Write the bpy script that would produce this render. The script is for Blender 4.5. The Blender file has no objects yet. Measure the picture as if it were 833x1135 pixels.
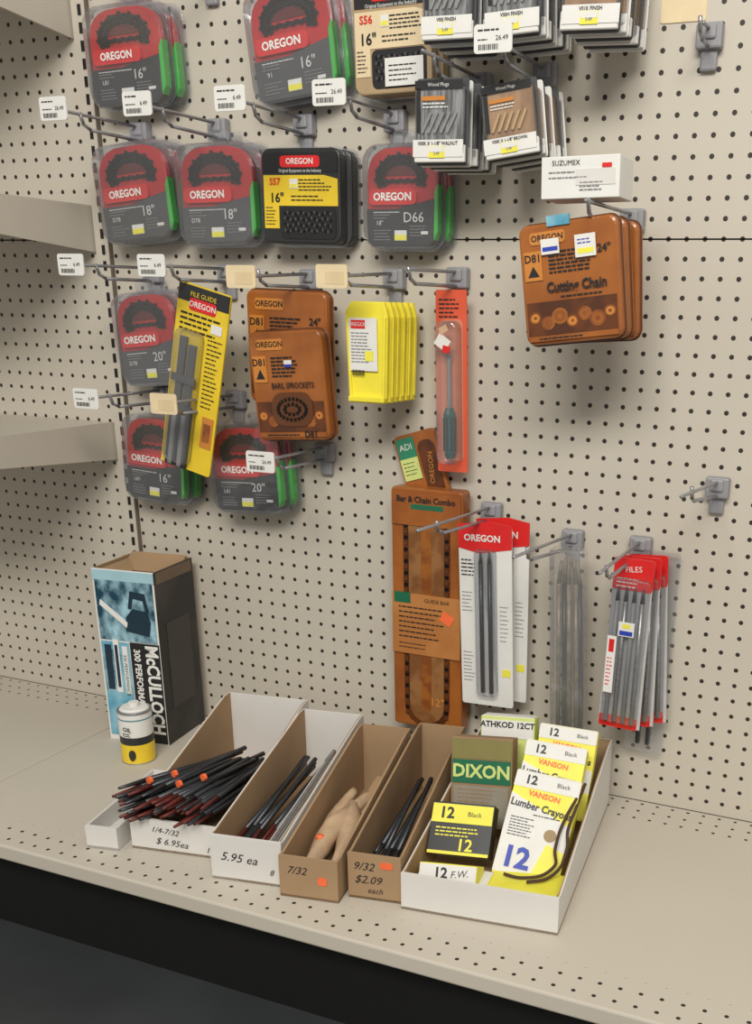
import bpy, math, random
from mathutils import Vector, Matrix, Euler
random.seed(4)
SC=bpy.context.scene
COL=bpy.context.collection
try:
    SC.view_settings.view_transform='Standard'
except Exception: pass
pi=math.pi
ZS=.17
# ---------------------------------------------------------------- camera
cd=bpy.data.cameras.new('camera');cam=bpy.data.objects.new('camera',cd);COL.objects.link(cam)
cd.sensor_fit='VERTICAL';cd.sensor_height=36;cd.lens=35.84;cd.shift_x=-.1264;cd.shift_y=.1564
cd.clip_start=.02
fw=Vector((-.3476,.8759,-.3371)).normalized()
rt=Vector((.926,.3798,.0209));rt=(rt-fw*rt.dot(fw)).normalized()
up=rt.cross(fw)
m=Matrix((rt,up,-fw)).transposed().to_4x4();m.translation=Vector((0,-1.5,.935))
cam.matrix_world=m;SC.camera=cam
# ---------------------------------------------------------------- materials
MC={}
def M(name,c,rough=.5,metal=0,alpha=1,var=.06,scale=30,spec=.5,bump=0):
    if name in MC: return MC[name]
    m=bpy.data.materials.new(name);m.use_nodes=True;nt=m.node_tree;N=nt.nodes;L=nt.links
    b=N['Principled BSDF'];b.inputs['Roughness'].default_value=rough;b.inputs['Metallic'].default_value=metal
    b.inputs['Alpha'].default_value=alpha;b.inputs['Specular IOR Level'].default_value=spec
    tc=N.new('ShaderNodeTexCoord');no=N.new('ShaderNodeTexNoise');no.inputs['Scale'].default_value=scale;no.inputs['Detail'].default_value=3
    L.new(tc.outputs['Object'],no.inputs['Vector'])
    cr=N.new('ShaderNodeValToRGB');cr.color_ramp.elements[0].position=.3;cr.color_ramp.elements[1].position=.7
    cr.color_ramp.elements[0].color=(*[max(0,x*(1-var)) for x in c],1);cr.color_ramp.elements[1].color=(*[min(1,x*(1+var)) for x in c],1)
    L.new(no.outputs[0],cr.inputs[0]);L.new(cr.outputs[0],b.inputs['Base Color'])
    if bump:
        bp=N.new('ShaderNodeBump');bp.inputs['Strength'].default_value=bump;bp.inputs['Distance'].default_value=.001
        L.new(no.outputs[0],bp.inputs['Height']);L.new(bp.outputs[0],b.inputs['Normal'])
    MC[name]=m;return m
def M2(name,c1,c2,scale,rough=.4,lo=.45,hi=.55,stretch=(1,1,1),detail=3):
    if name in MC: return MC[name]
    m=M(name,c1,rough);nt=m.node_tree;N=nt.nodes;L=nt.links
    no=[n for n in N if n.type=='TEX_NOISE'][0];no.inputs['Scale'].default_value=scale;no.inputs['Detail'].default_value=detail
    mp=N.new('ShaderNodeMapping');mp.inputs['Scale'].default_value=stretch
    tc=[n for n in N if n.type=='TEX_COORD'][0];L.new(tc.outputs['Object'],mp.inputs[0]);L.new(mp.outputs[0],no.inputs['Vector'])
    cr=[n for n in N if n.type=='VALTORGB'][0]
    cr.color_ramp.elements[0].position=lo;cr.color_ramp.elements[1].position=hi
    cr.color_ramp.elements[0].color=(*c1,1);cr.color_ramp.elements[1].color=(*c2,1)
    return m
def CLR(name,gloss=.08,tint=(.92,.93,.95),haze=.045):
    if name in MC: return MC[name]
    m=bpy.data.materials.new(name);m.use_nodes=True;nt=m.node_tree;N=nt.nodes;L=nt.links
    N.remove(N['Principled BSDF']);out=N['Material Output']
    tr=N.new('ShaderNodeBsdfTransparent');tr.inputs[0].default_value=(*tint,1)
    gl=N.new('ShaderNodeBsdfGlossy');gl.inputs['Roughness'].default_value=.16;gl.inputs[0].default_value=(1,1,1,1)
    df=N.new('ShaderNodeBsdfDiffuse');df.inputs[0].default_value=(.75,.76,.78,1)
    tc=N.new('ShaderNodeTexCoord');no=N.new('ShaderNodeTexNoise');no.inputs['Scale'].default_value=22;bp=N.new('ShaderNodeBump');bp.inputs['Strength'].default_value=.5;bp.inputs['Distance'].default_value=.004
    L.new(tc.outputs['Object'],no.inputs['Vector']);L.new(no.outputs[0],bp.inputs['Height']);L.new(bp.outputs[0],gl.inputs['Normal'])
    m1=N.new('ShaderNodeMixShader');m2=N.new('ShaderNodeMixShader')
    lw=N.new('ShaderNodeLayerWeight');lw.inputs[0].default_value=.25
    ad=N.new('ShaderNodeMath');ad.operation='MULTIPLY_ADD';ad.inputs[1].default_value=.5;ad.inputs[2].default_value=gloss
    L.new(lw.outputs['Fresnel'],ad.inputs[0]);L.new(ad.outputs[0],m1.inputs[0]);L.new(tr.outputs[0],m1.inputs[1]);L.new(gl.outputs[0],m1.inputs[2])
    m2.inputs[0].default_value=haze;L.new(m1.outputs[0],m2.inputs[1]);L.new(df.outputs[0],m2.inputs[2]);L.new(m2.outputs[0],out.inputs[0])
    MC[name]=m;return m
BEIGE=(.545,.50,.425)
def holed(name,ax,masks=None,rad=.145):
    m=M(name,BEIGE,.55,var=.03,scale=3);nt=m.node_tree;N=nt.nodes;L=nt.links
    cr=[n for n in N if n.type=='VALTORGB'][0]
    tc=N.new('ShaderNodeTexCoord');sx=N.new('ShaderNodeSeparateXYZ');L.new(tc.outputs['Object'],sx.inputs[0])
    def mt(op,a,b=None):
        n=N.new('ShaderNodeMath');n.operation=op
        for i,q in enumerate((a,b)):
            if q is None: continue
            if isinstance(q,(int,float)): n.inputs[i].default_value=q
            else: L.new(q,n.inputs[i])
        return n.outputs[0]
    o=[]
    for a in ax:
        f=mt('FRACT',mt('DIVIDE',sx.outputs[a],.0254));f=mt('SUBTRACT',f,.5);o.append(mt('MULTIPLY',f,f))
    k=mt('LESS_THAN',mt('ADD',o[0],o[1]),rad**2)
    if masks:
        a=mt('LESS_THAN',sx.outputs['Y'],masks[0]);b=mt('GREATER_THAN',sx.outputs['Y'],masks[1])
        k=mt('MULTIPLY',k,mt('MAXIMUM',a,b))
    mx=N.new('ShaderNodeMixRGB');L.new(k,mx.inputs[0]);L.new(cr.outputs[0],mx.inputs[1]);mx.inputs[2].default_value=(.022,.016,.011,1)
    L.new(mx.outputs[0],N['Principled BSDF'].inputs['Base Color']);return m
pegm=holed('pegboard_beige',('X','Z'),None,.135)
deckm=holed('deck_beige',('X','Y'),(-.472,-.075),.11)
beige=M('painted_steel_beige',BEIGE,.45,var=.03,scale=4);groove=M('groove_shadow',(.16,.13,.1),.8)
black=M('black_ink',(.012,.012,.013),.5);dark=M('dark_gray_card',(.024,.025,.027),.35)
gray=M('gray_card',(.075,.078,.082),.35);white=M('white_paper',(.75,.74,.71),.6,var=.03)
mid=M('mid_gray',(.25,.25,.25),.5)
red=M('red_card',(.52,.012,.014),.32);badge=M('red_badge',(.68,.02,.02),.32);redor=M('red_orange_card',(.70,.10,.045),.45)
green=M('green_plastic',(.04,.50,.05),.35);dgreen=M('dark_green',(.015,.14,.07),.35);yellow=M('yellow_plastic',(.86,.74,.05),.4)
ycard=M('yellow_card',(.8,.57,.03),.4);ylab=M('yellow_label',(.82,.76,.07),.5);cream=M('cream_tag',(.74,.60,.38),.6)
lime=M('pale_lime_label',(.6,.68,.22),.5)
clear=CLR('clear_plastic');bagc=CLR('soft_bag_plastic',.12,(.95,.94,.92),.12);steel=M('hook_steel',(.36,.36,.38),.35,.7)
plateM=M('hook_plate_gray',(.27,.27,.29),.45);chainM=M('chain_black',(.01,.009,.009),.3,.4)
fileM=M('file_steel',(.05,.053,.06),.38,.6,var=.3,scale=300);fileR=M('file_red_tip',(.13,.022,.018),.5,.2,var=.4,scale=60)
fileL=M('file_light',(.36,.36,.36),.35,.7,var=.2,scale=200);fileB=M('file_wrapped_brown',(.25,.21,.155),.35,.1,var=.4,scale=60)
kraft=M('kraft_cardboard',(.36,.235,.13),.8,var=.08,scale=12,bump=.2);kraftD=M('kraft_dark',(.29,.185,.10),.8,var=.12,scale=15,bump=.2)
wcard=M('white_cardboard',(.68,.66,.63),.6,var=.04,scale=8)
amberL=M2('amber_card',(.38,.125,.025),(.27,.08,.018),12,.25,.4,.65)
amberM=M2('amber_mid_print',(.22,.065,.015),(.33,.11,.02),30,.3)
amberD=M2('amber_dark_print',(.13,.038,.011),(.08,.026,.01),25,.3);orange=M('orange_print',(.58,.22,.04),.4)
amberE=M('amber_edge_dark',(.12,.04,.012),.3)
ostick=M('orange_sticker',(.9,.16,.05),.5);blue=M('blue_ink',(.02,.05,.4),.5)
wood=M2('wood_print',(.55,.33,.15),(.3,.15,.06),40,.5,.35,.6,(1,1,.3));nail=M2('nail_print',(.35,.35,.34),(.09,.09,.09),60,.4,.4,.6,(3,1,.35))
bluepic=M2('blue_photo_print',(.008,.05,.085),(.38,.62,.72),38,.4,.38,.66,(1,1,.7),9);bsky=M2('teal_print',(.05,.28,.42),(.35,.6,.7),22,.4,.35,.7,(1,1,1),6)
tanwrap=M('tan_paper_wrap',(.46,.32,.2),.7,var=.15,scale=40,bump=.5);string=M('brown_string',(.07,.035,.02),.8)
floorM=M('dark_floor',(.032,.035,.038),.5,var=.15,scale=6);kickM=M('black_kick',(.006,.006,.006),.5)
# ---------------------------------------------------------------- mesh builder
import bmesh
class MB:
    def __init__(s): s.v=[];s.f=[];s.m=[];s.mats=[]
    def mi(s,mat):
        if mat not in s.mats: s.mats.append(mat)
        return s.mats.index(mat)
    def add(s,vs,fs,mat):
        o=len(s.v);i=s.mi(mat);s.v+=[Vector(v) for v in vs]
        for f in fs: s.f.append([o+k for k in f]);s.m.append(i)
    def box(s,c,z,mat,R=None):
        c=Vector(c);h=Vector(z)/2;vs=[]
        for dx in (-1,1):
            for dy in (-1,1):
                for dz in (-1,1):
                    p=Vector((dx*h.x,dy*h.y,dz*h.z))
                    if R is not None: p=R@p
                    vs.append(c+p)
        s.add(vs,[(0,1,3,2),(4,6,7,5),(0,4,5,1),(2,3,7,6),(0,2,6,4),(1,5,7,3)],mat)
    def prism(s,pts,y0,y1,mat,ax='y'):
        n=len(pts)
        if ax=='y': vs=[(x,y0,z) for x,z in pts]+[(x,y1,z) for x,z in pts]
        elif ax=='x': vs=[(y0,a,b) for a,b in pts]+[(y1,a,b) for a,b in pts]
        else: vs=[(a,b,y0) for a,b in pts]+[(a,b,y1) for a,b in pts]
        fs=[tuple(range(n)),tuple(reversed(range(n,2*n)))]+[(i,i+n,(i+1)%n+n,(i+1)%n) for i in range(n)]
        s.add(vs,fs,mat)
    def cyl(s,p0,p1,r0,r1,mat,n=10):
        p0=Vector(p0);p1=Vector(p1);d=(p1-p0).normalized();a=d.orthogonal().normalized();b=d.cross(a)
        vs=[p0+(a*math.cos(2*pi*i/n)+b*math.sin(2*pi*i/n))*r0 for i in range(n)]+[p1+(a*math.cos(2*pi*i/n)+b*math.sin(2*pi*i/n))*r1 for i in range(n)]
        s.add(vs,[tuple(reversed(range(n))),tuple(range(n,2*n))]+[(i,(i+1)%n,(i+1)%n+n,i+n) for i in range(n)],mat)
    def path(s,pts,r,mat,n=8):
        for a,b in zip(pts,pts[1:]):
            d=(Vector(b)-Vector(a)).normalized()*r*.5
            s.cyl(Vector(a)-d,Vector(b)+d,r,r,mat,n)
    def obj(s,name,par=None,bev=0,smooth=False,seg=2):
        me=bpy.data.meshes.new(name);me.from_pydata([tuple(v) for v in s.v],[],s.f);me.update()
        for mt in s.mats: me.materials.append(mt)
        for p,i in zip(me.polygons,s.m): p.material_index=i;p.use_smooth=smooth
        bm=bmesh.new();bm.from_mesh(me);bmesh.ops.recalc_face_normals(bm,faces=bm.faces);bm.to_mesh(me);bm.free()
        o=bpy.data.objects.new(name,me);COL.objects.link(o)
        if par: o.parent=par
        if bev:
            b=o.modifiers.new('bevel','BEVEL');b.width=bev;b.segments=seg;b.limit_method='ANGLE';b.angle_limit=.7
        return o
def root(name,loc,tilt=0,yaw=0,lean=0):
    e=bpy.data.objects.new(name,None);COL.objects.link(e);e.location=loc;e.empty_display_size=.02
    e.rotation_euler=(-math.radians(lean),-math.radians(tilt),math.radians(yaw));return e
def T(par,s,x,z,y,size,mat,rot=0,sx=1,ax='CENTER',name='lettering',bold=0,shear=0):
    c=bpy.data.curves.new(name,'FONT');c.body=s;c.size=size;c.align_x=ax;c.align_y='CENTER';c.materials.append(mat);c.offset=bold*size;c.resolution_u=2;c.shear=shear
    o=bpy.data.objects.new(name,c);COL.objects.link(o);o.parent=par
    o.matrix_local=Matrix.Translation((x,y,z))@Matrix.Rotation(-math.radians(rot),4,'Y')@Matrix.Rotation(pi/2,4,'X')@Matrix.Diagonal((sx,1,1,1))
    return o
def rr(w,h,r,cx=0,cz=0,n=4):
    p=[]
    for qx,qz,a0 in ((1,-1,-pi/2),(1,1,0),(-1,1,pi/2),(-1,-1,pi)):
        for i in range(n+1):
            a=a0+i/n*pi/2
            p.append((cx+qx*(w/2-r)+r*math.cos(a),cz+qz*(h/2-r)+r*math.sin(a)))
    return p
def bars(mb,x,z,w,n,dz,mat,y=-.001,t=None,left=True):
    # each printed line is broken into word-sized dashes
    t=t or dz*.35
    for i in range(n):
        ww=w*random.uniform(.65,1);cx=x
        while cx<x+ww:
            l=min(random.uniform(t*1.6,t*5),x+ww-cx)
            if l>t*.4: mb.box((cx+l/2,y,z-i*dz),(l,.0004,t),mat)
            cx+=l+t*.8
# ---------------------------------------------------------------- room shell
e=root('wall_back',(0,0,0))
b=MB();b.box((-.6,.03,1.3),(5,.03,2.6),groove);b.obj('backing',e)
for nm,x0,x1 in (('bay_left',-2.6,-1.37),('bay_main',-1.34,1.6)):
    for k,(z0,z1) in enumerate(((ZS,1.0275),(1.0298,2.4))):
        b=MB();b.box(((x0+x1)/2,.005,(z0+z1)/2),(x1-x0,.01,z1-z0),pegm);b.obj('pegboard_%s_%d'%(nm,k),e)
up_=MB();up_.box((-1.355,.002,1.28),(.03,.016,2.24),beige)
for i in range(80):
    z=.2+i*.0254
    up_.box((-1.353,-.0065,z),(.006,.002,.015),kickM)
up_.box((-1.339,-.003,1.28),(.002,.012,2.24),groove)
up_.obj('shelf_upright_slotted_post')
b=MB();b.box((-.6,-1.5,-.01),(5,3.6,.02),floorM);b.obj('floor')
e=root('base_deck_shelf',(0,0,0))
for nm,x0,x1 in (('left',-2.6,-1.3515),('main',-1.3485,1.6)):
    b=MB();b.box(((x0+x1)/2,-.2695,ZS-.0125),(x1-x0,.539,.025),deckm);b.obj('deck_'+nm,e,bev=.003)
b=MB();b.box((-.6,-.25,.0725),(4.2,.5,.145),kickM);b.obj('kick_plate',e)
# left bay shelves
for zt,zb in ((1.405,1.33),(1.083,1.009),(.7226,.655)):
    e=root('wall_shelf',(0,0,0))
    b=MB();b.box((-1.99,-.185,zt-.009),(1.22,.37,.016),beige);b.box((-1.99,-.362,zt-.024),(1.22,.012,.03),beige)
    b.obj('tray',e,bev=.002)
    b=MB();b.prism([(-.002,zb),(-.002,zt),(-.368,zt),(-.368,zt-.045)],-1.379,-1.374,beige,'x');b.obj('bracket',e)
# ---------------------------------------------------------------- hooks
def hook(X,Z,L=.15,tag=None,LT=.19,rise=0,yaw=0,tz=0):
    e=root('pegboard_hook',(X,-.0012,Z),yaw=yaw)
    b=MB();b.box((0,-.008,0),(.034,.016,.03),plateM);b.box((0,-.004,-.024),(.022,.008,.03),plateM);b.box((.0,-.014,.004),(.02,.012,.018),plateM)
    b.obj('back_plate',e,bev=.003)
    b=MB()
    b.path([(0,-.012,-.012),(0,-L+.01,-.012+rise),(0,-L-.004,-.006+rise),(0,-L-.01,.008+rise)],.0026,steel)
    b.path([(0,-.012,.008),(0,-LT,.006+rise+tz)],.0024,steel)
    b.obj('prongs',e,smooth=True)
    if tag:
        b=MB();tm=white if tag=='w' else cream
        b.prism(rr(.05,.031,.004),-LT-.003,-LT-.001,tm)
        if tag=='w':
            bars(b,-.02,.009,.03,1,.004,black,-LT-.0033,.0018);bars(b,-.02,-.001,.018,1,.004,black,-LT-.0033,.0012)
            for k in range(12): b.box((-.018+k*.0022,-LT-.0033,-.009),(.0009 if k%3 else .0015,.0004,.006),black)
        else: b.box((.005,-LT-.0033,-.002),(.03,.0004,.016),M('cream_dark',(.68,.53,.32),.6))
        o=b.obj('price_tag',e);o.location=(0,0,.006+rise+tz)
        if tag=='w': T(e,'6.49' if random.random()>.5 else '26.49',.012,rise+tz+.006,-LT-.0036,.0075,black)
C=[-1.25,-1.097,-.94,-.785]
for x in C: hook(x,1.188,.13,'w')
hook(C[0],.976,.13,'w');hook(C[1],.976,.14,'w');hook(C[2],.97,.14,'c',tz=-.008);hook(-.79,.972,.15,'c',tz=-.008);hook(-.683,.975,.16,None,.17)
hook(C[0],.777,.13,'w');hook(C[1],.777,.16,'c');hook(-.925,.701,.14,'w')
for x in C[:4]: hook(x,1.395,.13,None)
hook(-.554,1.235,.15,'w');hook(-.65,1.228,.15,None);hook(-.64,1.375,.15,None);hook(-.552,1.375,.15,None);hook(-.4475,1.375,.15,None)
hook(-.6215,.628,.2,None,.27,.012);hook(-.484,.598,.2,None,.26,.018);hook(-.3755,.598,.18,None,.22,.0);hook(-.2677,.696,.18,None,.25,.018)
hook(-.3305,1.268,.06,None,.05);hook(-.4186,1.052,.2,None,.22)
# ---------------------------------------------------------------- clamshell chain packs
def clam(X,Z,w,h,tilt=0,size='18"',low='gray',d=.05,n=2,sub='D78'):
    e=root('saw_chain_blister_pack',(X,-d,Z),tilt)
    t=.021;lowm=gray if low=='gray' else dark
    for i in range(n):
        yo=i*(t+.002);xo=i*.008
        b=MB();b.prism(rr(w,h,.026,xo,0),yo,yo+t-.002,clear);b.prism(rr(w+.006,h+.006,.026,xo,0),yo+t-.0018,yo+t-.0006,clear)
        b.prism(rr(.04,.022,.005,xo,h/2+.008),yo+t-.0018,yo+t-.0006,clear)
        b.obj('clear_shell_%d'%i,e,bev=.003)
        b=MB()
        pts=[(xo-w*.455,-h*.12),(xo+w*.455,-h*.12)]+[(xo+w*.455*math.copysign(abs(math.cos(a))**.6,math.cos(a)),h*.14+h*.33*math.sin(a)**.75) for a in [k*pi/12 for k in range(13)]]
        b.prism(pts,yo+.0055,yo+t-.003,red)
        b.prism([(xo-w*.40,-h*.47),(xo+w*.34,-h*.47),(xo+w*.42,-h*.40),(xo+w*.44,-h*.02),(xo-w*.05,-h*.11),(xo-w*.46,-h*.11),(xo-w*.45,-h*.42)],yo+.002,yo+t-.003,lowm)
        b.prism([(xo+w*.425,-h*.42),(xo+w*.475,-h*.34),(xo+w*.478,h*.12),(xo+w*.435,h*.04)],yo+.002,yo+.018,green)
        b.obj('card_%d'%i,e,bev=.001,seg=1)
    b=MB()
    b.prism([(w*.27*math.cos(a),h*.2+h*.17*math.sin(a)) for a in [k*pi/10 for k in range(11)]],.0045,.0056,M('dark_red_window',(.12,.008,.008),.4))
    for lp,(rx,rz,cz,yy) in enumerate(((.30,.19,.19,.003),(.235,.145,.18,.0045))):
        k=30-lp*6
        for j in range(k):
            a=-.12*pi+1.24*pi*j/(k-1)
            x=w*rx*math.cos(a);z=h*cz+h*rz*math.sin(a);
            R=Matrix.Rotation(-(a+pi/2),3,'Y')
            b.box((x,yy,z),(w*.05,.005,h*.045 if j%2 else h*.028),chainM,R)
            if j%3==0: b.box((x*1.08,yy,h*cz+(z-h*cz)*1.12),(w*.025,.004,h*.04),chainM,R)
    for j in range(9): b.box((-w*.2+w*.05*j,.0028,h*.16-h*.012*(j%2)),(w*.045,.004,h*.03),chainM,Matrix.Rotation(.15*(-1)**j,3,'Y'))
    b.obj('chain_loop',e)
    b=MB();b.prism(rr(w*.62,h*.15,h*.05,-w*.1,-h*.0),.0004,.006,badge)
    bars(b,-w*.36,-h*.17,w*.25,2,h*.03,mid,.0014,h*.009);bars(b,-w*.36,-h*.32,w*.24,4,h*.03,mid,.0014,h*.008)
    bars(b,w*.12,-h*.28,w*.22,4,h*.03,mid,.0014,h*.008);bars(b,-w*.36,-h*.145,w*.5,1,h*.03,white,.0014,h*.009)
    b.box((w*.0,.001,-h*.37),(w*.16,.0006,h*.1),white);b.box((w*.0,.0006,-h*.39),(w*.16,.0006,h*.05),ylab);b.prism([(w*.27,h*-.36),(w*.36,-h*.36),(w*.36,-h*.33),(w*.27,-h*.33)],.0008,.0014,white)
    b.obj('printing',e)
    T(e,'OREGON',-w*.1,-h*.0,-.0004,h*.105,white,0,1,bold=.03);T(e,size,w*.17,-h*.2,.0012,h*.14,white);T(e,sub,-w*.28,-h*.25,.0012,h*.065,white)
    return e
clam(-1.235,1.290,.15,.14,2,'16"','dark',sub='L81');clam(-.934,1.29,.146,.15,6,'16"','gray',sub='91')
clam(-1.243,1.096,.148,.147,5,'18"','gray');clam(-1.0825,1.091,.146,.147,1,'18"','gray');clam(-.758,1.083,.124,.14,0,'D66','dark',sub='18"')
clam(-1.243,.871,.13,.15,6,'20"','gray');clam(-1.252,.668,.132,.15,-3,'16"','dark',sub='L81');clam(-1.053,.667,.142,.146,3,'20"','dark',d=.06,sub='L81')
# boxed chains (yellow / tan)
def boxed(X,Z,w,h,tilt,panel,big,body,name='boxed_saw_chain'):
    e=root(name,(X,-.05,Z),tilt);t=.02
    for i in range(2):
        yo=i*(t+.003);b=MB();b.prism(rr(w,h,.014,i*.006,0),yo,yo+t,body)
        b.box((i*.006+w*.47,yo+t/2,0),(.005,t*.8,h*.7),panel);b.obj('box_%d'%i,e,bev=.003)
        b=MB();b.prism(rr(w+.008,h+.008,.018,i*.006,0),yo+t,yo+t+.001,clear);b.obj('flange_%d'%i,e)
    b=MB();b.prism([(-w*.47,-h*.34),(-w*.28,-h*.34),(-w*.28,-h*.1),(w*.47,-h*.1),(w*.47,h*.18),(w*.3,h*.22),(-w*.47,h*.22)],-.0010,-.0001,panel);b.box((0,-.0004,h*.35),(w*.94,.001,h*.2),black)
    b.prism(rr(w*.5,h*.12,.005,0,h*.36),-.0014,-.0002,badge)
    b.prism(rr(w*.70,h*.34,.008,w*.09,-h*.28),-.0013,-.0003,black)
    bars(b,-w*.02,h*.17,w*.42,4,h*.035,black,-.0013,h*.013);bars(b,-w*.12,-h*.0,w*.5,2,h*.04,black,-.0013,h*.014)
    bars(b,-w*.45,-h*.12,w*.14,6,h*.035,black,-.0013,h*.01)
    for k in range(18):
        for q in range(4):
            b.box((-w*.2+w*.58*(k/17),-.002,-h*(.18+.06*q)+math.sin(k*1.3+q)*h*.012),(w*.02,.001,h*.03),gray if (k+q)%2 else chainM,Matrix.Rotation(.4*math.sin(k+q*2),3,'Y'))
    b.box((-w*.08,-.0016,h*.13),(w*.1,.0006,h*.1),white);b.box((-w*.08,-.002,h*.11),(w*.08,.0006,h*.04),ylab);b.obj('printing',e)
    T(e,'OREGON',0,h*.36,-.0018,h*.085,white,bold=.02);T(e,'Original Equipment to the Industry',0,h*.265,-.0012,h*.05,white,0,.8)
    T(e,big,-w*.32,h*.15,-.002,h*.1,badge,bold=.02);T(e,'16"',-w*.3,-h*.02,-.002,h*.14,black,bold=.02)
boxed(-.926,1.086,.138,.132,-1,ycard,'S57',dark);boxed(-.768,1.287,.122,.142,1,cream,'S56',M('tan_card',(.42,.3,.17),.5))
b=MB();b.box((0,0,0),(.06,.001,.035),white);bars(b,-.024,.008,.045,4,.006,black,-.0008,.0016);o=b.obj('sale_label');o.parent=bpy.data.objects['boxed_saw_chain.001'];o.location=(.02,-.0035,-.045)
# ---------------------------------------------------------------- amber boxes
def amber(X,Z,w,h,d,tilt,title,t=.03,name='cutting_chain_box'):
    e=root(name,(X,-d,Z),tilt);b=MB();b.prism(rr(w,h,.012),0,t,amberL);b.obj('box',e,bev=.004)
    b=MB();b.prism(rr(w*1.03,h*1.03,.014),t*.5-.001,t*.5+.001,amberE);b.obj('seam_flange',e)
    b=MB();b.prism(rr(w*.95,h*.95,.01),-.0006,.002,amberL)
    b.box((0,-.001,-h*.28),(w*.92,.001,h*.28),amberD)
    for k in range(7):
        cx=-w*.38+k*w*.128;cz=-h*(.27+.05*(k%2));r=w*(.06+.012*(k%3))
        for q2,(rf,mt) in enumerate(((1,amberM),(.72,orange if k%3==0 else amberL),(.3,amberM))):
            b.prism([(cx+r*rf*math.cos(q*pi/8),cz+r*rf*.9*math.sin(q*pi/8)) for q in range(16)],-.0016-.0001*k-.0001*q2,.0,mt)
    b.box((-w*.36,-.0018,h*.16),(w*.18,.001,h*.24),orange);b.box((0,-.0014,-h*.45),(w*.92,.001,h*.04),amberL)
    b.prism([(-w*.42,h*.07),(-w*.3,h*.07),(-w*.36,h*.16)],-.0026,-.001,black)
    bars(b,-w*.2,h*.26,w*.42,6,h*.033,black,-.0022,h*.014);bars(b,-w*.35,-h*.45,w*.6,1,h*.035,black,-.0024,h*.012)
    bars(b,-w*.1,-h*.11,w*.5,1,h*.03,black,-.0022,h*.012)
    b.prism(rr(w*.36,h*.1,.004,-w*.2,h*.38),-.0018,-.0003,orange);b.obj('printing',e)
    T(e,'OREGON',-w*.2,h*.38,-.0022,h*.07,black,bold=.02);T(e,'D81',-w*.36,h*.22,-.0028,h*.09,black,bold=.02)
    if title: T(e,title,w*.07,-h*.03,-.0034,h*.115,black,bold=.03,sx=.85);T(e,'24"',w*.36,h*.24,-.0026,h*.09,black,bold=.02)
    return e
amber(-.955,.866,.148,.172,.062,-1,'Cutting Chain',t=.024);
e=amber(-.936,.811,.134,.166,.092,4,None)
b=MB();b.prism(rr(.075,.052,.02,0.005,-.035),-.0035,0,amberE);b.box((.005,-.0034,.034),(.014,.0006,.01),white);b.box((.005,-.0038,.031),(.014,.0004,.004),blue)
for k in range(22):
    a=k/22*2*pi;b.box((.005+.026*math.cos(a),-.004,-.035+.016*math.sin(a)),(.005,.002,.004),chainM,Matrix.Rotation(-a,3,'Y'))
    if k%2: b.box((.005+.014*math.cos(a),-.004,-.035+.008*math.sin(a)),(.005,.002,.004),chainM,Matrix.Rotation(-a,3,'Y'))
b.obj('window',e)
T(e,'BARS, SPROCKETS',0.01,.001,-.004,.012,black,0,.8,bold=.02);T(e,'D81',.035,-.074,-.003,.014,black,bold=.03)
e=amber(-.441,.967,.13,.144,.2,7,'Cutting Chain',t=.028)
b=MB();b.box((-.022,-.0042,.044),(.024,.0006,.018),white);b.box((.024,-.0042,.040),(.027,.0006,.026),white);b.box((-.022,-.0046,.041),(.02,.0004,.005),blue);b.box((.024,-.0046,.034),(.021,.0004,.006),ylab);bars(b,.014,.047,.018,2,.004,blue,-.0046,.0014)
b.box((-.01,-.001,.073),(.03,.004,.012),bsky);b.obj('stickers',e)
for k in range(2): amber(-.441+.004*k,.967,.13,.144,.2-.034*(k+1),6-2*k,None,t=.028)
# bar and chain combo (tall)
e=root('bar_and_chain_combo_box',(-.7195,-.045,.456));w,h=.127,.41
b=MB();b.prism(rr(w,h,.006),0,.03,amberL);b.obj('box',e,bev=.003)
b=MB();b.prism(rr(w*.66,h*.94,.036,.0,-.01),-.001,0,amberD)
b.prism(rr(w*.5,h*.9,.03,.0,-.01),-.0018,0,M2('bar_print',(.30,.14,.05),(.20,.08,.025),18,.3))
b.prism(rr(w*.14,h*.8,.008,.0,-.01),-.0022,0,amberM)
for k in range(36):
    for s in (-1,1):
        z=-h*.44+k*h*.024;b.box((s*w*.29,-.0024,z),(w*.05,.001,h*.014),chainM if k%2 else amberE)
b.box((0,-.0028,h*.42),(w*.96,.001,h*.13),amberL);b.box((0,-.0032,h*.06-.045),(w*.98,.001,.105),M2('amber_label',(.5,.21,.06),(.44,.17,.045),10,.4))
b.box((-w*.34,-.004,.024),(.03,.0006,.018),dgreen);b.box((w*.02,-.0036,.176),(w*.45,.0006,.008),dgreen)
bars(b,-.05,.008,.09,7,.0085,black,-.004,.0022);bars(b,-.05,-.055,.06,2,.007,black,-.004,.0015)
b.box((w*.3,-.0046,-.004),(.022,.0006,.018),ostick,Matrix.Rotation(.5,3,'Y'));b.obj('printing',e)
T(e,'Bar & Chain Combo',0,.187,-.004,.0135,black,bold=.03,sx=.93);T(e,'12"',.02,-.155,-.003,.02,orange,bold=.02);T(e,'GUIDE BAR',0.02,.022,-.0044,.009,black)
e=root('guide_bar_bag',(-.729,-.012,.648),17)
b=MB();b.prism(rr(.074,.2,.008),-.004,.006,amberL);b.box((-.018,-.005,.075),(.032,.001,.04),M('green_label',(.03,.22,.12),.4));b.box((-.018,-.0056,.045),(.032,.001,.035),lime)
bars(b,-.03,.055,.024,4,.006,black,-.0062,.0014);b.prism(rr(.03,.13,.012,.017,.02),-.0055,0,amberD);b.obj('bag',e,bev=.002);T(e,'ADI',-.018,.08,-.006,.014,white);T(e,'OREGON',.018,.04,-.0062,.012,orange,80)
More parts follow.
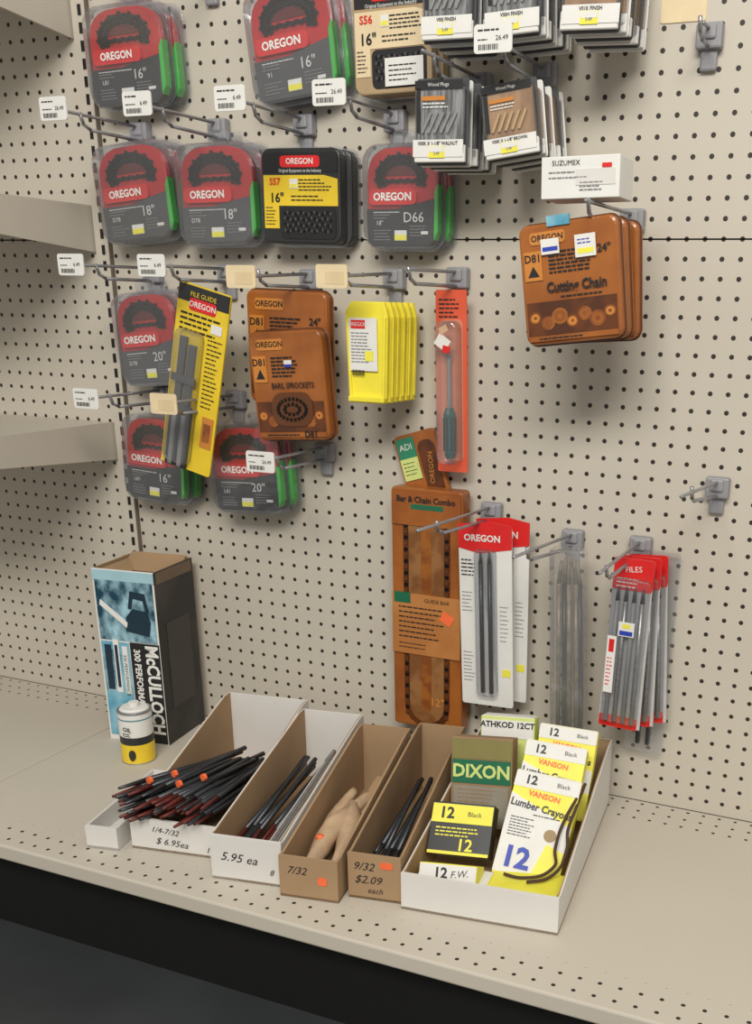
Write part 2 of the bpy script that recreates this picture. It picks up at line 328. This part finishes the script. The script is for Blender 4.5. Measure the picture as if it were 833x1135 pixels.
# ---------------------------------------------------------------- yellow file guide pack
e=root('file_guide_card_pack',(-1.097,-.115,.812),-13.5);w,h=.098,.29
b=MB();b.prism(rr(w,h,.005),0,.003,ycard);b.box((0,-.0004,h*.45),(w*.98,.001,h*.085),dark);b.obj('card',e)
b=MB();b.prism(rr(.05,.215,.012,-.014,-.03),-.014,0,clear);b.obj('blister',e,bev=.003)
b=MB();b.box((-.026,-.004,-.035),(.013,.006,.2),gray);b.box((-.008,-.004,-.04),(.013,.006,.19),gray);b.prism(rr(.042,.1,.004,-.017,-.095),-.006,-.001,dark)
b.box((-.026,-.0075,-.1),(.008,.003,.085),mid);b.box((-.008,-.0075,-.1),(.008,.003,.085),mid)
b.box((-.016,-.009,-.0),(.046,.004,.012),gray);b.box((-.016,-.009,-.045),(.046,.004,.01),gray);b.obj('file_guides',e,bev=.001)
b=MB();b.prism(rr(.05,.018,.004,.0,h*.40),-.0016,0,badge);bars(b,-.04,h*.345,.075,4,.008,black,-.0008,.003);bars(b,.016,.07,.028,16,.007,black,-.0008,.0018)
b.box((.034,-.0008,-.075),(.022,.0008,.05),orange);b.box((.034,-.0012,-.075),(.014,.0008,.03),amberM);b.box((.03,-.001,.088),(.02,.0006,.014),white);b.obj('printing',e)
T(e,'OREGON',0,h*.40,-.002,.012,white,bold=.02);T(e,'FILE GUIDE',0,h*.45,-.002,.010,ycard);
# ---------------------------------------------------------------- yellow wedges
e=root('yellow_felling_wedge_stack',(-.779,-.12,.867));w,h=.07,.143
for i in range(6):
    yo=i*.017;xo=random.uniform(-.001,.001)+i*.0005;b=MB()
    pts=[(-w*.46,-h*.5),(w*.38,-h*.5),(w*.44,-h*.44),(w*.5,h*.36),(w*.42,h*.5),(-w*.36,h*.5),(-w*.5,h*.4)]
    b.prism([(x+xo,z) for x,z in pts],yo,yo+.006,yellow)
    b.prism([(yo+.006,-h*.5),(yo+.006,h*.2),(yo+.013,-h*.5)],xo-w*.45,xo+w*.38,yellow,'x')
    b.box((xo,yo-.003,-h*.46),(w*.86,.008,.008),yellow)
    b.prism([(x+xo,z) for x,z in ((w*.36,-h*.44),(w*.42,-h*.44),(w*.48,h*.36),(w*.42,h*.36))],yo-.004,yo,yellow)
    b.prism([(x+xo,z) for x,z in ((-w*.42,-h*.44),(-w*.36,-h*.44),(-w*.4,h*.36),(-w*.46,h*.36))],yo-.004,yo,yellow)
    if i: b.box((xo-.002,yo-.002,h*.12),(w*.72,.001,h*.6),white)
    b.obj('wedge_%d'%i,e,bev=.0015)
b=MB();b.box((-.004,-.003,.012),(w*.66,.001,h*.52),white);b.box((-.012,-.0036,.04),(w*.34,.0006,.012),badge);bars(b,-.024,.028,.038,10,.0045,mid,-.0038,.0016)
b.box((.006,-.004,-.004),(.014,.0004,.014),ylab)
for k in range(10): b.box((-.022+k*.002,-.004,-.028),(.0008 if k%3 else .0014,.0004,.008),black)
b.obj('instruction_card',e)
T(e,'OREGON',-.012,.04,-.0044,.008,white)
# ---------------------------------------------------------------- screwdriver pack
e=root('screwdriver_pack',(-.681,-.035,.824),1);w,h=.051,.268
b=MB();b.prism(rr(w,h,.003),.001,.003,redor);b.prism(rr(w*.75,h*.78,.008,0,-.012),.0002,.001,M('pale_red_print',(.6,.22,.14),.5));b.obj('card',e)
b=MB();b.prism(rr(.036,.21,.012,.0,-.015),-.022,.001,clear);b.obj('blister',e,bev=.003)
tealh=M('teal_handle',(.02,.10,.09),.3)
b=MB();b.cyl((0,-.009,-.105),(0,-.009,-.045),.0085,.0095,tealh,10);b.cyl((0,-.009,-.045),(0,-.009,-.036),.0095,.006,tealh,10);b.cyl((0,-.009,-.112),(0,-.009,-.105),.006,.0085,tealh,10)
b.cyl((0,-.009,-.036),(0,-.009,.035),.003,.003,mid);b.box((0,-.009,.04),(.008,.002,.014),mid)
for k in range(8): b.box((.0092*math.cos(k*pi/4),-.009+.0092*math.sin(k*pi/4),-.075),(.0022,.0022,.05),dark)
b.obj('screwdriver',e,smooth=False)
b=MB();b.box((-.004,-.0225,.06),(.022,.0006,.018),white,Matrix.Rotation(.6,3,'Y'));b.box((.002,-.0228,.05),(.012,.0006,.01),badge,Matrix.Rotation(.2,3,'Y'));b.box((-.002,-.0231,.078),(.014,.0006,.01),M('tan_sticker',(.6,.4,.25),.5),Matrix.Rotation(-.5,3,'Y'));bars(b,-.02,.12,.035,5,.006,black,.0004,.002);b.obj('stickers',e)
# ---------------------------------------------------------------- file packs on lower hooks
for i in (1,0):
    e=root('round_file_card_pack',(-.606+.016*i,-.062+.026*i,.468+.004*i),2-1.5*i);w,h=.09,.298
    b=MB();b.prism(rr(w,h*1.0,.004),0,.002,white);b.prism([(-w*.5,h*.375),(-w*.1,h*.35),(w*.5,h*.38),(w*.5,h*.5),(w*.1,h*.52),(-w*.5,h*.5)],-.0012,.001,badge)
    b.obj('card',e)
    b=MB()
    for x in (-.006,.009): b.cyl((x,-.005,-h*.42),(x,-.005,h*.3),.0036,.0036,fileM,10);b.cyl((x,-.005,h*.3),(x,-.005,h*.36),.0036,.0014,fileM,10)
    b.obj('files',e,smooth=True)
    b=MB();b.prism(rr(.036,h*.82,.008,.002,-.01),-.011,0,clear);b.obj('blister',e,bev=.003)
    b=MB();bars(b,-.041,h*.31,.024,5,.006,black,-.0006,.002);bars(b,-.041,-.06,.02,9,.006,mid,-.0006,.0013);b.box((.034,-.0006,-.09),(.014,.0006,.012),ylab);bars(b,-.041,.04,.018,6,.006,mid,-.0006,.0013);bars(b,.024,.02,.016,9,.007,mid,-.0006,.0012);b.obj('printing',e)
    T(e,'OREGON',-.004,h*.43,-.002,.0145,white,bold=.03)
e=root('loose_file_bag',(-.467,-.06,.440),2.5)
b=MB();b.prism(rr(.056,.31,.006),-.012,.012,bagc);b.obj('clear_bag',e,bev=.004)
b=MB()
for k,(x,dy) in enumerate(((-.018,0),(-.009,.004),(.002,-.003),(.013,.002),(.019,.005),(-.003,.007))):
    b.cyl((x,dy,-.145+.006*(k%3)),(x*.85,dy,.1),.0042,.0042,[fileB,fileM,fileB][k%3],8);b.cyl((x*.85,dy,.1),(x*.6,dy,.135+.005*(k%2)),.0042,.0022,fileB,8)
b.obj('files',e,smooth=True)
for i in (2,1,0):
    e=root('flat_file_pack',(-.368+.009*i,-.085+.026*i,.463-.002*i),-2+2.5*i)
    w,h=.06,.265;b=MB()
    b.prism([(-w*.55,-h*.5),(w*.55,-h*.5),(w*.5,h*.34),(-w*.5,h*.34)],0,.002,M('silver_card',(.5,.49,.48),.4));b.prism(rr(w,h*.18,.004,0,h*.41),-.001,.003,badge);b.prism(rr(w,h*.07,.002,-.002,-h*.47),-.001,.002,badge);b.obj('card',e)
    b=MB()
    for k in range(4):
        x=-.019+k*.0125;b.cyl((x*1.1,-.005,-h*.46),(x,-.005,h*.26),.0038,.0036,fileL if k%2 else mid,8);b.cyl((x,-.005,h*.26),(x,-.005,h*.34),.0036,.0015,fileM,8)
    b.obj('files',e,smooth=True)
    b=MB();b.prism(rr(w*.95,h*.86,.006,0,-.01),-.011,0,clear);b.obj('blister',e,bev=.003)
    b=MB();bars(b,-.024,h*.385,.04,3,.006,white,-.0014,.0018);b.obj('header_print',e)
    if i==0:
        b=MB();b.box((.0,-.0116,.028),(.024,.0006,.022),white);b.box((.0,-.012,.022),(.02,.0004,.007),blue);b.box((.0,-.0123,.033),(.012,.0004,.006),ylab);b.box((-.02,-.0116,-.03),(.014,.0006,.09),white);b.box((-.02,-.012,-.0),(.008,.0006,.02),badge);bars(b,-.025,-.02,.009,8,.006,badge,-.0121,.0016);b.obj('stickers',e)
    T(e,'FILES',0,h*.44,-.0016,.012,white,8)
e=root('clear_hang_bag',(-.345,-.02,.43),-1);b=MB();b.prism(rr(.062,.33,.006),0,.006,clear);b.cyl((-.01,.003,-.15),(-.01,.003,.12),.004,.004,fileM);b.cyl((.006,.003,-.15),(.006,.003,.12),.004,.004,fileM);b.obj('bag',e)
# ---------------------------------------------------------------- small carded packs (top)
def small(X,Z,w,h,tilt,pic,lab,d=.14,n=6,stick=True):
    e=root('wood_plug_card_pack',(X,-d,Z),tilt)
    for i in range(n):
        yo=i*.02;xo=random.uniform(-.003,.003)
        b=MB();b.prism(rr(w,h,.004,xo,0),yo+.006,yo+.008,white if i%2 else gray);b.box((xo,yo+.003,h*.06),(w*.86,.008,h*.66),pic);b.box((xo,yo+.001,-h*.37),(w*.97,.006,h*.2),white)
        b.obj('card_%d'%i,e,bev=.001,seg=1)
        b=MB();b.prism(rr(w*.94,h*.8,.006,xo,.0),yo-.002,yo+.006,clear);b.obj('blister_%d'%i,e)
    b=MB();b.box((-w*.38,-.0026,h*.12),(w*.07,.0008,h*.5),dark);b.box((0,-.0026,h*.41),(w*.9,.0008,h*.1),dark);b.box((0,-.0026,-h*.31),(w*.96,.0008,h*.2),white)
    if stick: b.box((-w*.02,-.0032,-h*.35),(w*.3,.0006,h*.14),ylab);b.box((-w*.02,-.0036,-h*.32),(w*.28,.0004,h*.07),white)
    b.box((-w*.1,-.0026,h*.26),(w*.45,.0008,h*.05),orange);bars(b,-w*.3,h*.2,w*.5,2,h*.04,white,-.0028,h*.015)
    for k in range(5): b.box((w*(-.22+.12*k),-.003,-h*.02),(w*.045,.002,h*.26),M('plug_tan',(.45,.31,.17),.5) if pic is wood else mid,Matrix.Rotation(.5,3,'Y'))
    b.obj('printing',e)
    T(e,lab,0,-h*.255,-.0036,h*.06,black,0,.9,bold=.02);T(e,'Wood Plugs',.0,h*.41,-.0036,h*.06,white)
    T(e,'3.49',-w*.02,-h*.37,-.004,h*.05,blue)
small(-.652,1.163,.076,.103,-1,nail,'V00K X 1-1/8" WALNUT');small(-.553,1.161,.076,.09,7,wood,'V00K X 1-1/8" BROWN')
small(-.64,1.303,.074,.1,-1,nail,'V00J FINISH');small(-.552,1.303,.076,.1,2,nail,'V00H FINISH');small(-.4475,1.302,.076,.1,-2,wood,'V01K FINISH')
e=root('small_white_carton',(-.434,-.2,1.086),1);b=MB();b.box((0,.03,0),(.1,.06,.047),white);b.obj('carton',e,bev=.001)
b=MB();b.box((.02,-.0004,-.0),(.05,.0008,.018),wcard);bars(b,-.04,.006,.05,2,.006,mid,-.0008,.0014);bars(b,0,-.006,.03,3,.004,mid,-.001,.0014);b.box((.034,-.0008,.012),(.012,.0006,.005),badge);b.obj('printing',e);T(e,'SUZUMEX',-.018,.016,-.0012,.008,black)
b=MB();b.prism(rr(.06,.034,.003),-.0015,0,cream);o=b.obj('paper_wall_tag');o.location=(-.369,0,1.305)
# ---------------------------------------------------------------- chainsaw kit box + can
ang=math.radians(8);W_,D_,H_=.12,.125,.322
fr=Vector((-1.193,-.145,ZS));loc=fr-Vector((math.cos(ang),math.sin(ang),0))*W_
e=root('chainsaw_accessory_kit_box',loc,yaw=8);e.rotation_euler=(0,0,ang)
sidem=M2('worn_black_side',(.02,.02,.02),(.06,.05,.045),9,.5,.5,.75)
b=MB();t=.003
b.box((W_/2,t/2,H_/2),(W_,t,H_),white);b.box((W_/2,D_-t/2,H_/2),(W_,t,H_),kraft);b.box((t/2,D_/2,H_/2),(t,D_-2*t,H_),kraft);b.box((W_-t/2,D_/2,H_/2),(t,D_-2*t,H_),kraftD);b.box((W_/2,D_/2,t/2),(W_-2*t,D_-2*t,t),kraft)
b.box((W_+.0006,D_/2,H_/2),(.001,D_,H_),sidem)
b.obj('carton',e)
b=MB();R=Matrix.Rotation(.5,3,'X');b.box((W_/2,D_-.028,H_-.008),(W_-.01,.05,.002),kraft,R);b.box((.02,D_/2,H_-.012),(.03,D_-.02,.002),kraft,Matrix.Rotation(.5,3,'Y'))
b.box((W_+.0016,D_*.5,H_-.012),(.001,D_*.9,.02),M('worn_card',(.17,.12,.08),.8))
b.box((W_+.0016,D_*.5,H_*.45),(.001,D_*.6,H_*.5),M('side_panel_gray',(.045,.04,.038),.5));b.obj('flaps',e)
b=MB();b.box((W_*.5,-.0006,H_*.77),(W_*.94,.0012,H_*.34),bluepic);b.box((W_*.26,-.0008,H_*.31),(W_*.46,.0012,H_*.56),bsky)
b.prism([(W_*.04,H_*.3),(W_*.3,H_*.3),(W_*.34,H_*.52),(W_*.1,H_*.56),(W_*.04,H_*.5)],-.0018,0,bluepic)
b.box((W_*.5,-.0004,H_*.965),(W_,.001,H_*.06),M('pale_cyan',(.35,.55,.62),.5))
b.box((W_*.75,-.0008,H_*.30),(W_*.48,.0012,H_*.59),black)
# chainsaw print: body, handle, guide bar
navy=M('navy_print',(.01,.03,.05),.4)
b.prism([(W_*.48,H_*.66),(W_*.86,H_*.64),(W_*.9,H_*.72),(W_*.84,H_*.78),(W_*.62,H_*.79),(W_*.5,H_*.74)],-.0022,-.001,navy);b.prism([(W_*.08,H_*.80),(W_*.5,H_*.68),(W_*.52,H_*.71),(W_*.1,H_*.83)],-.0024,-.001,white)
b.prism([(W_*.55,H_*.79),(W_*.6,H_*.79),(W_*.64,H_*.85),(W_*.8,H_*.84),(W_*.83,H_*.78),(W_*.88,H_*.78),(W_*.84,H_*.88),(W_*.6,H_*.89)],-.0024,-.001,navy)
b.box((W_*.14,-.0022,H_*.44),(.013,.001,.085),navy);b.box((W_*.28,-.0022,H_*.45),(.011,.001,.1),white);b.box((W_*.28,-.0026,H_*.45),(.006,.001,.08),navy);b.box((W_*.42,-.0022,H_*.43),(.010,.001,.09),white);b.obj('printing',e)
T(e,'McCULLOCH',W_*.86,H_*.325,-.0026,.034,white,-90,bold=.035,sx=.85);T(e,'300 PERFORMANCE KIT',W_*.62,H_*.31,-.0026,.0175,white,-90,bold=.03,sx=.88)
T(e,'300 PERFORMANCE',W_*.415,H_*.40,-.003,.009,black,-90)
e=root('lubricant_can',(-1.203,-.212,ZS))
b=MB();r=.0285
for z0,z1,mt in ((0,.036,ycard),(.036,.05,dark),(.05,.092,white)): b.cyl((0,0,z0),(0,0,z1),r,r,mt,32)
b.cyl((0,0,.080),(0,0,.084),r*1.005,r*1.005,M('teal_ring',(.1,.25,.3),.4),32)
b.cyl((0,0,0.0),(0,0,.002),r*1.03,r*1.03,steel,32);b.cyl((0,0,.092),(0,0,.096),r*1.03,r*1.03,steel,32);b.cyl((0,0,.096),(0,0,.100),r*.9,r*.75,white,24);b.cyl((0,0,.1),(0,0,.108),.009,.009,white,16)
b.obj('can_body',e,bev=.001);T(e,'OIL',.006,.066,-r-.001,.011,black,bold=.02)
e2=MB();e2.prism([(.006*math.cos(q*pi/6)+.01,.018+.01*math.sin(q*pi/6)) for q in range(12)],-r-.0004,-r+.004,dark);bars(e2,-.004,.058,.02,2,.004,black,-r-.0005,.0015);e2.obj('label_mark',e)
# ---------------------------------------------------------------- cardboard bins
def binbox(name,fx,fy,w,dep,angd,hf,hb,out,ins,back,label=None):
    e=root(name,(fx,fy,ZS+.0005));e.rotation_euler=(0,0,math.radians(angd));t=.0018
    b=MB();b.box((w/2,dep/2,t),(w,dep,2*t),ins)
    b.box((w/2,t/2,hf/2),(w,t,hf),out);b.box((w/2,t*1.5,hf/2),(w-2*t,t,hf-.0005),ins)
    b.box((w/2,dep-t/2,hb/2),(w,t,hb),out);b.box((w/2,dep-t*1.5,hb/2),(w-2*t,t,hb-.0005),back)
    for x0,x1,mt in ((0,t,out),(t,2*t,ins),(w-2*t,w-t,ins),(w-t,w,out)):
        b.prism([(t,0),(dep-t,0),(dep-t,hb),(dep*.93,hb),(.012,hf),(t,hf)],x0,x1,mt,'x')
    b.box((w/2,t*1.2,hf),(w,t*2.2,.0012),out)
    b.obj('carton',e)
    if label:
        for s,x,z,sz,rot in label: T(e,s,x,z,-.0006,sz,black,rot,shear=.35)
    return e
b0=binbox('cardboard_bin',-1.058,-.492,.05,.2,12,.035,.035,wcard,wcard,wcard)
b1=binbox('cardboard_bin',-.997,-.466,.146,.33,10,.05,.125,wcard,kraft,wcard,[('1/4-7/32',.055,.034,.013,-4),('$ 6.95ea',.065,.016,.015,-3),('10',.125,.012,.013,0)])
b2=binbox('cardboard_bin',-.838,-.487,.106,.34,10,.068,.125,wcard,kraft,wcard,[('5.95 ea',.042,.036,.019,-2),('8',.09,.02,.013,0)])
b3=binbox('cardboard_bin',-.7255,-.487,.084,.335,10,.062,.12,kraft,kraft,kraft,[('7/32',.025,.042,.016,0)])
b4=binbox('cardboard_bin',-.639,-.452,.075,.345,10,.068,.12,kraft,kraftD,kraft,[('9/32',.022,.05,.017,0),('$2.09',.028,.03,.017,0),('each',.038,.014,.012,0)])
b5=binbox('cardboard_bin',-.560,-.4486,.215,.39,7,.054,.115,wcard,kraft,kraft)
b=MB();b.prism(rr(.013,.012,.004,.062,.03),-.001,0,ostick);b.obj('price_dot',b3)
b=MB();b.prism(rr(.018,.01,.004,.055,.055),-.001,0,ostick);b.obj('price_dot',b4)
def bundle(name,par,specs,rf=.0042,mat=fileM,tip=fileR):
    e=root(name,par.location.copy());e.rotation_euler=par.rotation_euler.copy();b=MB()
    for p0,p1 in specs:
        p0=Vector(p0);p1=Vector(p1);d=p1-p0
        b.cyl(p0+d*.2,p1,rf,rf*.9,mat,8);b.cyl(p0,p0+d*.2,rf*.5,rf*.97,tip if random.random()<.65 else mat,8)
    b.obj('files',e,smooth=True);return e
sp=[]
for i in range(48):
    lay=i//13;u=(i%13)/12
    x=-.03+u*.142;y=random.uniform(-.03,.015) if u>.1 else random.uniform(.0,.03);z=.058+lay*.007+random.uniform(0,.003)
    L_=random.uniform(.19,.25);dx=.09*(1-u)+random.uniform(-.012,.012)
    sp.append(((x,y,z),(min(x+dx,.138),y+L_,.03+lay*.009+random.uniform(0,.012))))
e=bundle('round_file_bundle',b1,sp,.0044)
b=MB()
for k in range(4): b.cyl((.005+k*.024,.05+.03*(k%2),.086),(.0075+k*.024,.055+.03*(k%2),.086),.0056,.0056,ostick,8)
b.obj('price_dots',e)
sp=[((.010+.006*i,.02+random.uniform(-.01,.03),.03+.006*(i%2)),(.026+.006*i,.27+random.uniform(-.03,.02),.055+.012*(i%3))) for i in range(9)]
bundle('round_file_bundle',b2,sp,.0040)
e=root('wrapped_file_bundle',b2.location.copy());e.rotation_euler=b2.rotation_euler.copy();b=MB()
for i in range(5): b.box((.072+.0065*i,.15,.056+.008*(i%2)),(.006,.25,.011),[white,fileL,wcard,fileB,white][i],Matrix.Rotation(.14,3,'X'))
b.obj('strips',e,bev=.002)
e=root('paper_wrapped_bundle',b3.location.copy());e.rotation_euler=b3.rotation_euler.copy()
b=MB()
def tube(pts,rs,mt,n=14,sub=6):
    P=[];Rr=[]
    for i in range(len(pts)-1):
        p0=Vector(pts[max(i-1,0)]);p1=Vector(pts[i]);p2=Vector(pts[i+1]);p3=Vector(pts[min(i+2,len(pts)-1)])
        for k in range(sub):
            u=k/sub;P.append(.5*((2*p1)+(-p0+p2)*u+(2*p0-5*p1+4*p2-p3)*u*u+(-p0+3*p1-3*p2+p3)*u**3));Rr.append(rs[i]*(1-u)+rs[i+1]*u)
    P.append(Vector(pts[-1]));Rr.append(rs[-1]);vs=[];fs=[]
    for j,(p,r) in enumerate(zip(P,Rr)):
        d=(P[min(j+1,len(P)-1)]-P[max(j-1,0)]).normalized();a=d.cross(Vector((0,0,1))).normalized();c=a.cross(d)
        for i in range(n):
            q=2*pi*i/n;rj=r*(1+.12*math.sin(3*q+j*.7));vs.append(p+(a*math.cos(q)+c*math.sin(q))*rj)
    for j in range(len(P)-1):
        for i in range(n): fs.append((j*n+i,j*n+(i+1)%n,(j+1)*n+(i+1)%n,(j+1)*n+i))
    fs.append(tuple(range(n)));fs.append(tuple((len(P)-1)*n+i for i in range(n)));b.add(vs,fs,mt)
tube([(.028,.03,.028),(.032,.07,.04),(.038,.12,.052),(.048,.16,.056),(.058,.2,.062)],[.006,.014,.016,.010,.007],tanwrap)
tube([(.064,.04,.028),(.062,.09,.042),(.054,.14,.058),(.04,.18,.056)],[.007,.013,.012,.007],tanwrap)
tube([(.018,.08,.026),(.022,.14,.046),(.032,.21,.062)],[.007,.010,.006],tanwrap)
tube([(.055,.15,.04),(.06,.2,.06),(.064,.24,.075)],[.007,.009,.005],kraft)
b.cyl((.03,.07,.052),(.031,.077,.054),.006,.006,ostick,8)
b.obj('wrapped_paper',e,smooth=True)
sp=[((.014+.0075*i,.02+random.uniform(-.005,.02),.028+.007*(i%2)),(.03+.005*i,.24+random.uniform(-.05,.02),.06+.012*(i%3))) for i in range(6)]
bundle('round_file_bundle',b4,sp,.004,tip=fileM)
# crayon boxes in the large bin (bin local frame -> world)
Rb=Matrix.Translation(b5.location)@Matrix.Rotation(math.radians(7),4,'Z')
def cb(lx,ly,lz,w,h,t,lean,tilt=0,yaw=0,style='main'):
    loc=Rb@Vector((lx,ly,lz));e=root('lumber_crayon_box',loc);e.rotation_euler=(-math.radians(lean),-math.radians(tilt),math.radians(7+yaw))
    b=MB();body={'main':ylab,'dark':dark,'tan':kraftD,'end':ylab,'lime':lime}[style]
    b.box((0,t/2,h/2),(w,t,h),body);b.obj('box',e,bev=.001)
    b=MB()
    if style=='main':
        b.prism([(-w/2,h*.02),(w/2,h*.02),(w/2,h*.55),(-w/2,h*.78)],-.0008,0,white);b.box((0,-.0006,h*.92),(w,.001,h*.15),white)
        b.prism([(w*.05,h*.02),(w*.5,h*.02),(w*.5,h*.3),(w*.2,h*.36)],-.0014,0,ylab);bars(b,-w*.1,h*.6,w*.5,1,h*.05,black,-.0012,h*.01)
        b.prism([(w*.22+.009*math.cos(q*pi/6),h*.44+.009*math.sin(q*pi/6)) for q in range(12)],-.0016,0,M('bronze_print',(.3,.2,.08),.5));bars(b,-w*.42,h*.55,w*.4,7,h*.028,black,-.0012,h*.009)
        b.box((0,t/2,h+.0004),(w*.98,t*.98,.001),white)
        b.obj('printing',e);T(e,'12',-w*.2,h*.17,-.0022,h*.27,blue,bold=.035);T(e,'Lumber Crayons',0,h*.67,-.0016,h*.1,black,-4,.88,bold=.025)
        T(e,'12',-w*.25,h*.92,-.0018,h*.12,black,bold=.03);T(e,'Black',w*.25,h*.92,-.0018,h*.06,black);T(e,'VANSON',0,h*.79,-.0016,h*.075,ostick,-4,bold=.03)
    elif style=='dark':
        b.box((0,-.0006,h*.78),(w*.98,.001,h*.36),ylab);b.box((0,-.0006,h*.03),(w*.98,.001,h*.06),ylab);bars(b,-w*.4,h*.5,w*.8,3,h*.07,ylab,-.001,h*.025);b.obj('printing',e)
        T(e,'12',-w*.25,h*.78,-.0016,h*.3,black,bold=.03);T(e,'12',w*.1,h*.18,-.0016,h*.32,ylab,bold=.02)
        T(e,'Black',w*.2,h*.78,-.0016,h*.13,black)
    elif style=='tan':
        b.box((0,-.0006,h*.62),(w*.96,.001,h*.26),dgreen);b.box((0,-.0004,h*.87),(w*.98,.001,h*.22),M('olive_print',(.22,.19,.06),.5));b.box((0,-.0004,h*.25),(w*.9,.001,h*.42),M('gray_brown_print',(.28,.25,.2),.6))
        bars(b,-w*.38,h*.42,w*.7,8,h*.045,kraftD,-.001,h*.016)
        b.obj('printing',e);T(e,'DIXON',0,h*.62,-.0016,h*.2,lime,bold=.03)
    elif style=='lime':
        b.box((0,-.0006,h*.85),(w*.96,.001,h*.22),white);b.box((0,t/2,h+.0004),(w*.94,t*.9,.001),white);b.obj('printing',e)
        T(e,'ATHKOD 12CT',0,h*.9,-.0016,h*.1,black,bold=.03)
    else:
        b.box((0,-.0005,h/2),(w*.98,.001,h*.9),white);b.obj('printing',e);T(e,'12',-w*.12,h*.5,-.0014,h*.75,black,bold=.03);T(e,'F.W.',w*.2,h*.5,-.0014,h*.5,black,8,shear=.3)
    return e
cb(.150,.078,.026,.094,.15,.03,40,-5,0)
cb(.152,.150,.045,.09,.145,.03,34,-4,2)
cb(.160,.225,.05,.088,.135,.03,26,-3,2)
cb(.052,.082,.045,.09,.074,.026,38,3,1,'dark')
cb(.055,.185,.035,.094,.135,.03,16,4,0,'tan')
cb(.075,.255,.055,.085,.125,.028,13,3,0,'lime')
cb(.058,.018,.038,.08,.026,.04,30,3,2,'end')
cb(.06,.020,.006,.1,.028,.05,0,0,0,'main')
cb(.155,.022,.008,.1,.026,.07,0,2,-4,'end')
e=root('string_tie',Rb@Vector((0,0,0)));e.rotation_euler=(0,0,math.radians(7));b=MB()
tube([(.209,.19,.128),(.199,.145,.112),(.190,.12,.090),(.187,.10,.068),(.191,.085,.052),(.176,.070,.042),(.15,.062,.038),(.125,.062,.040)],[.0022]*8,string,8)
tube([(.209,.19,.128),(.204,.15,.108),(.200,.12,.088),(.203,.10,.07),(.198,.08,.05),(.183,.062,.042),(.16,.05,.04)],[.0022]*7,string,8);b.obj('string',e,smooth=True)
# ---------------------------------------------------------------- light
def area(name,loc,tgt,sx,sy,en,col):
    l=bpy.data.lights.new(name,'AREA');l.shape='RECTANGLE';l.size=sx;l.size_y=sy;l.energy=en;l.color=col
    o=bpy.data.objects.new(name,l);COL.objects.link(o);o.location=loc
    o.rotation_euler=(Vector(tgt)-Vector(loc)).to_track_quat('-Z','Y').to_euler();return o
area('ceiling_tube_light',(.2,-2.7,2.7),(-.7,0,.6),2.2,.7,104,(1,.965,.89))
w=bpy.data.worlds.new('world');SC.world=w;w.use_nodes=True;bg=w.node_tree.nodes['Background'];bg.inputs[0].default_value=(1,.965,.9,1);bg.inputs[1].default_value=.44
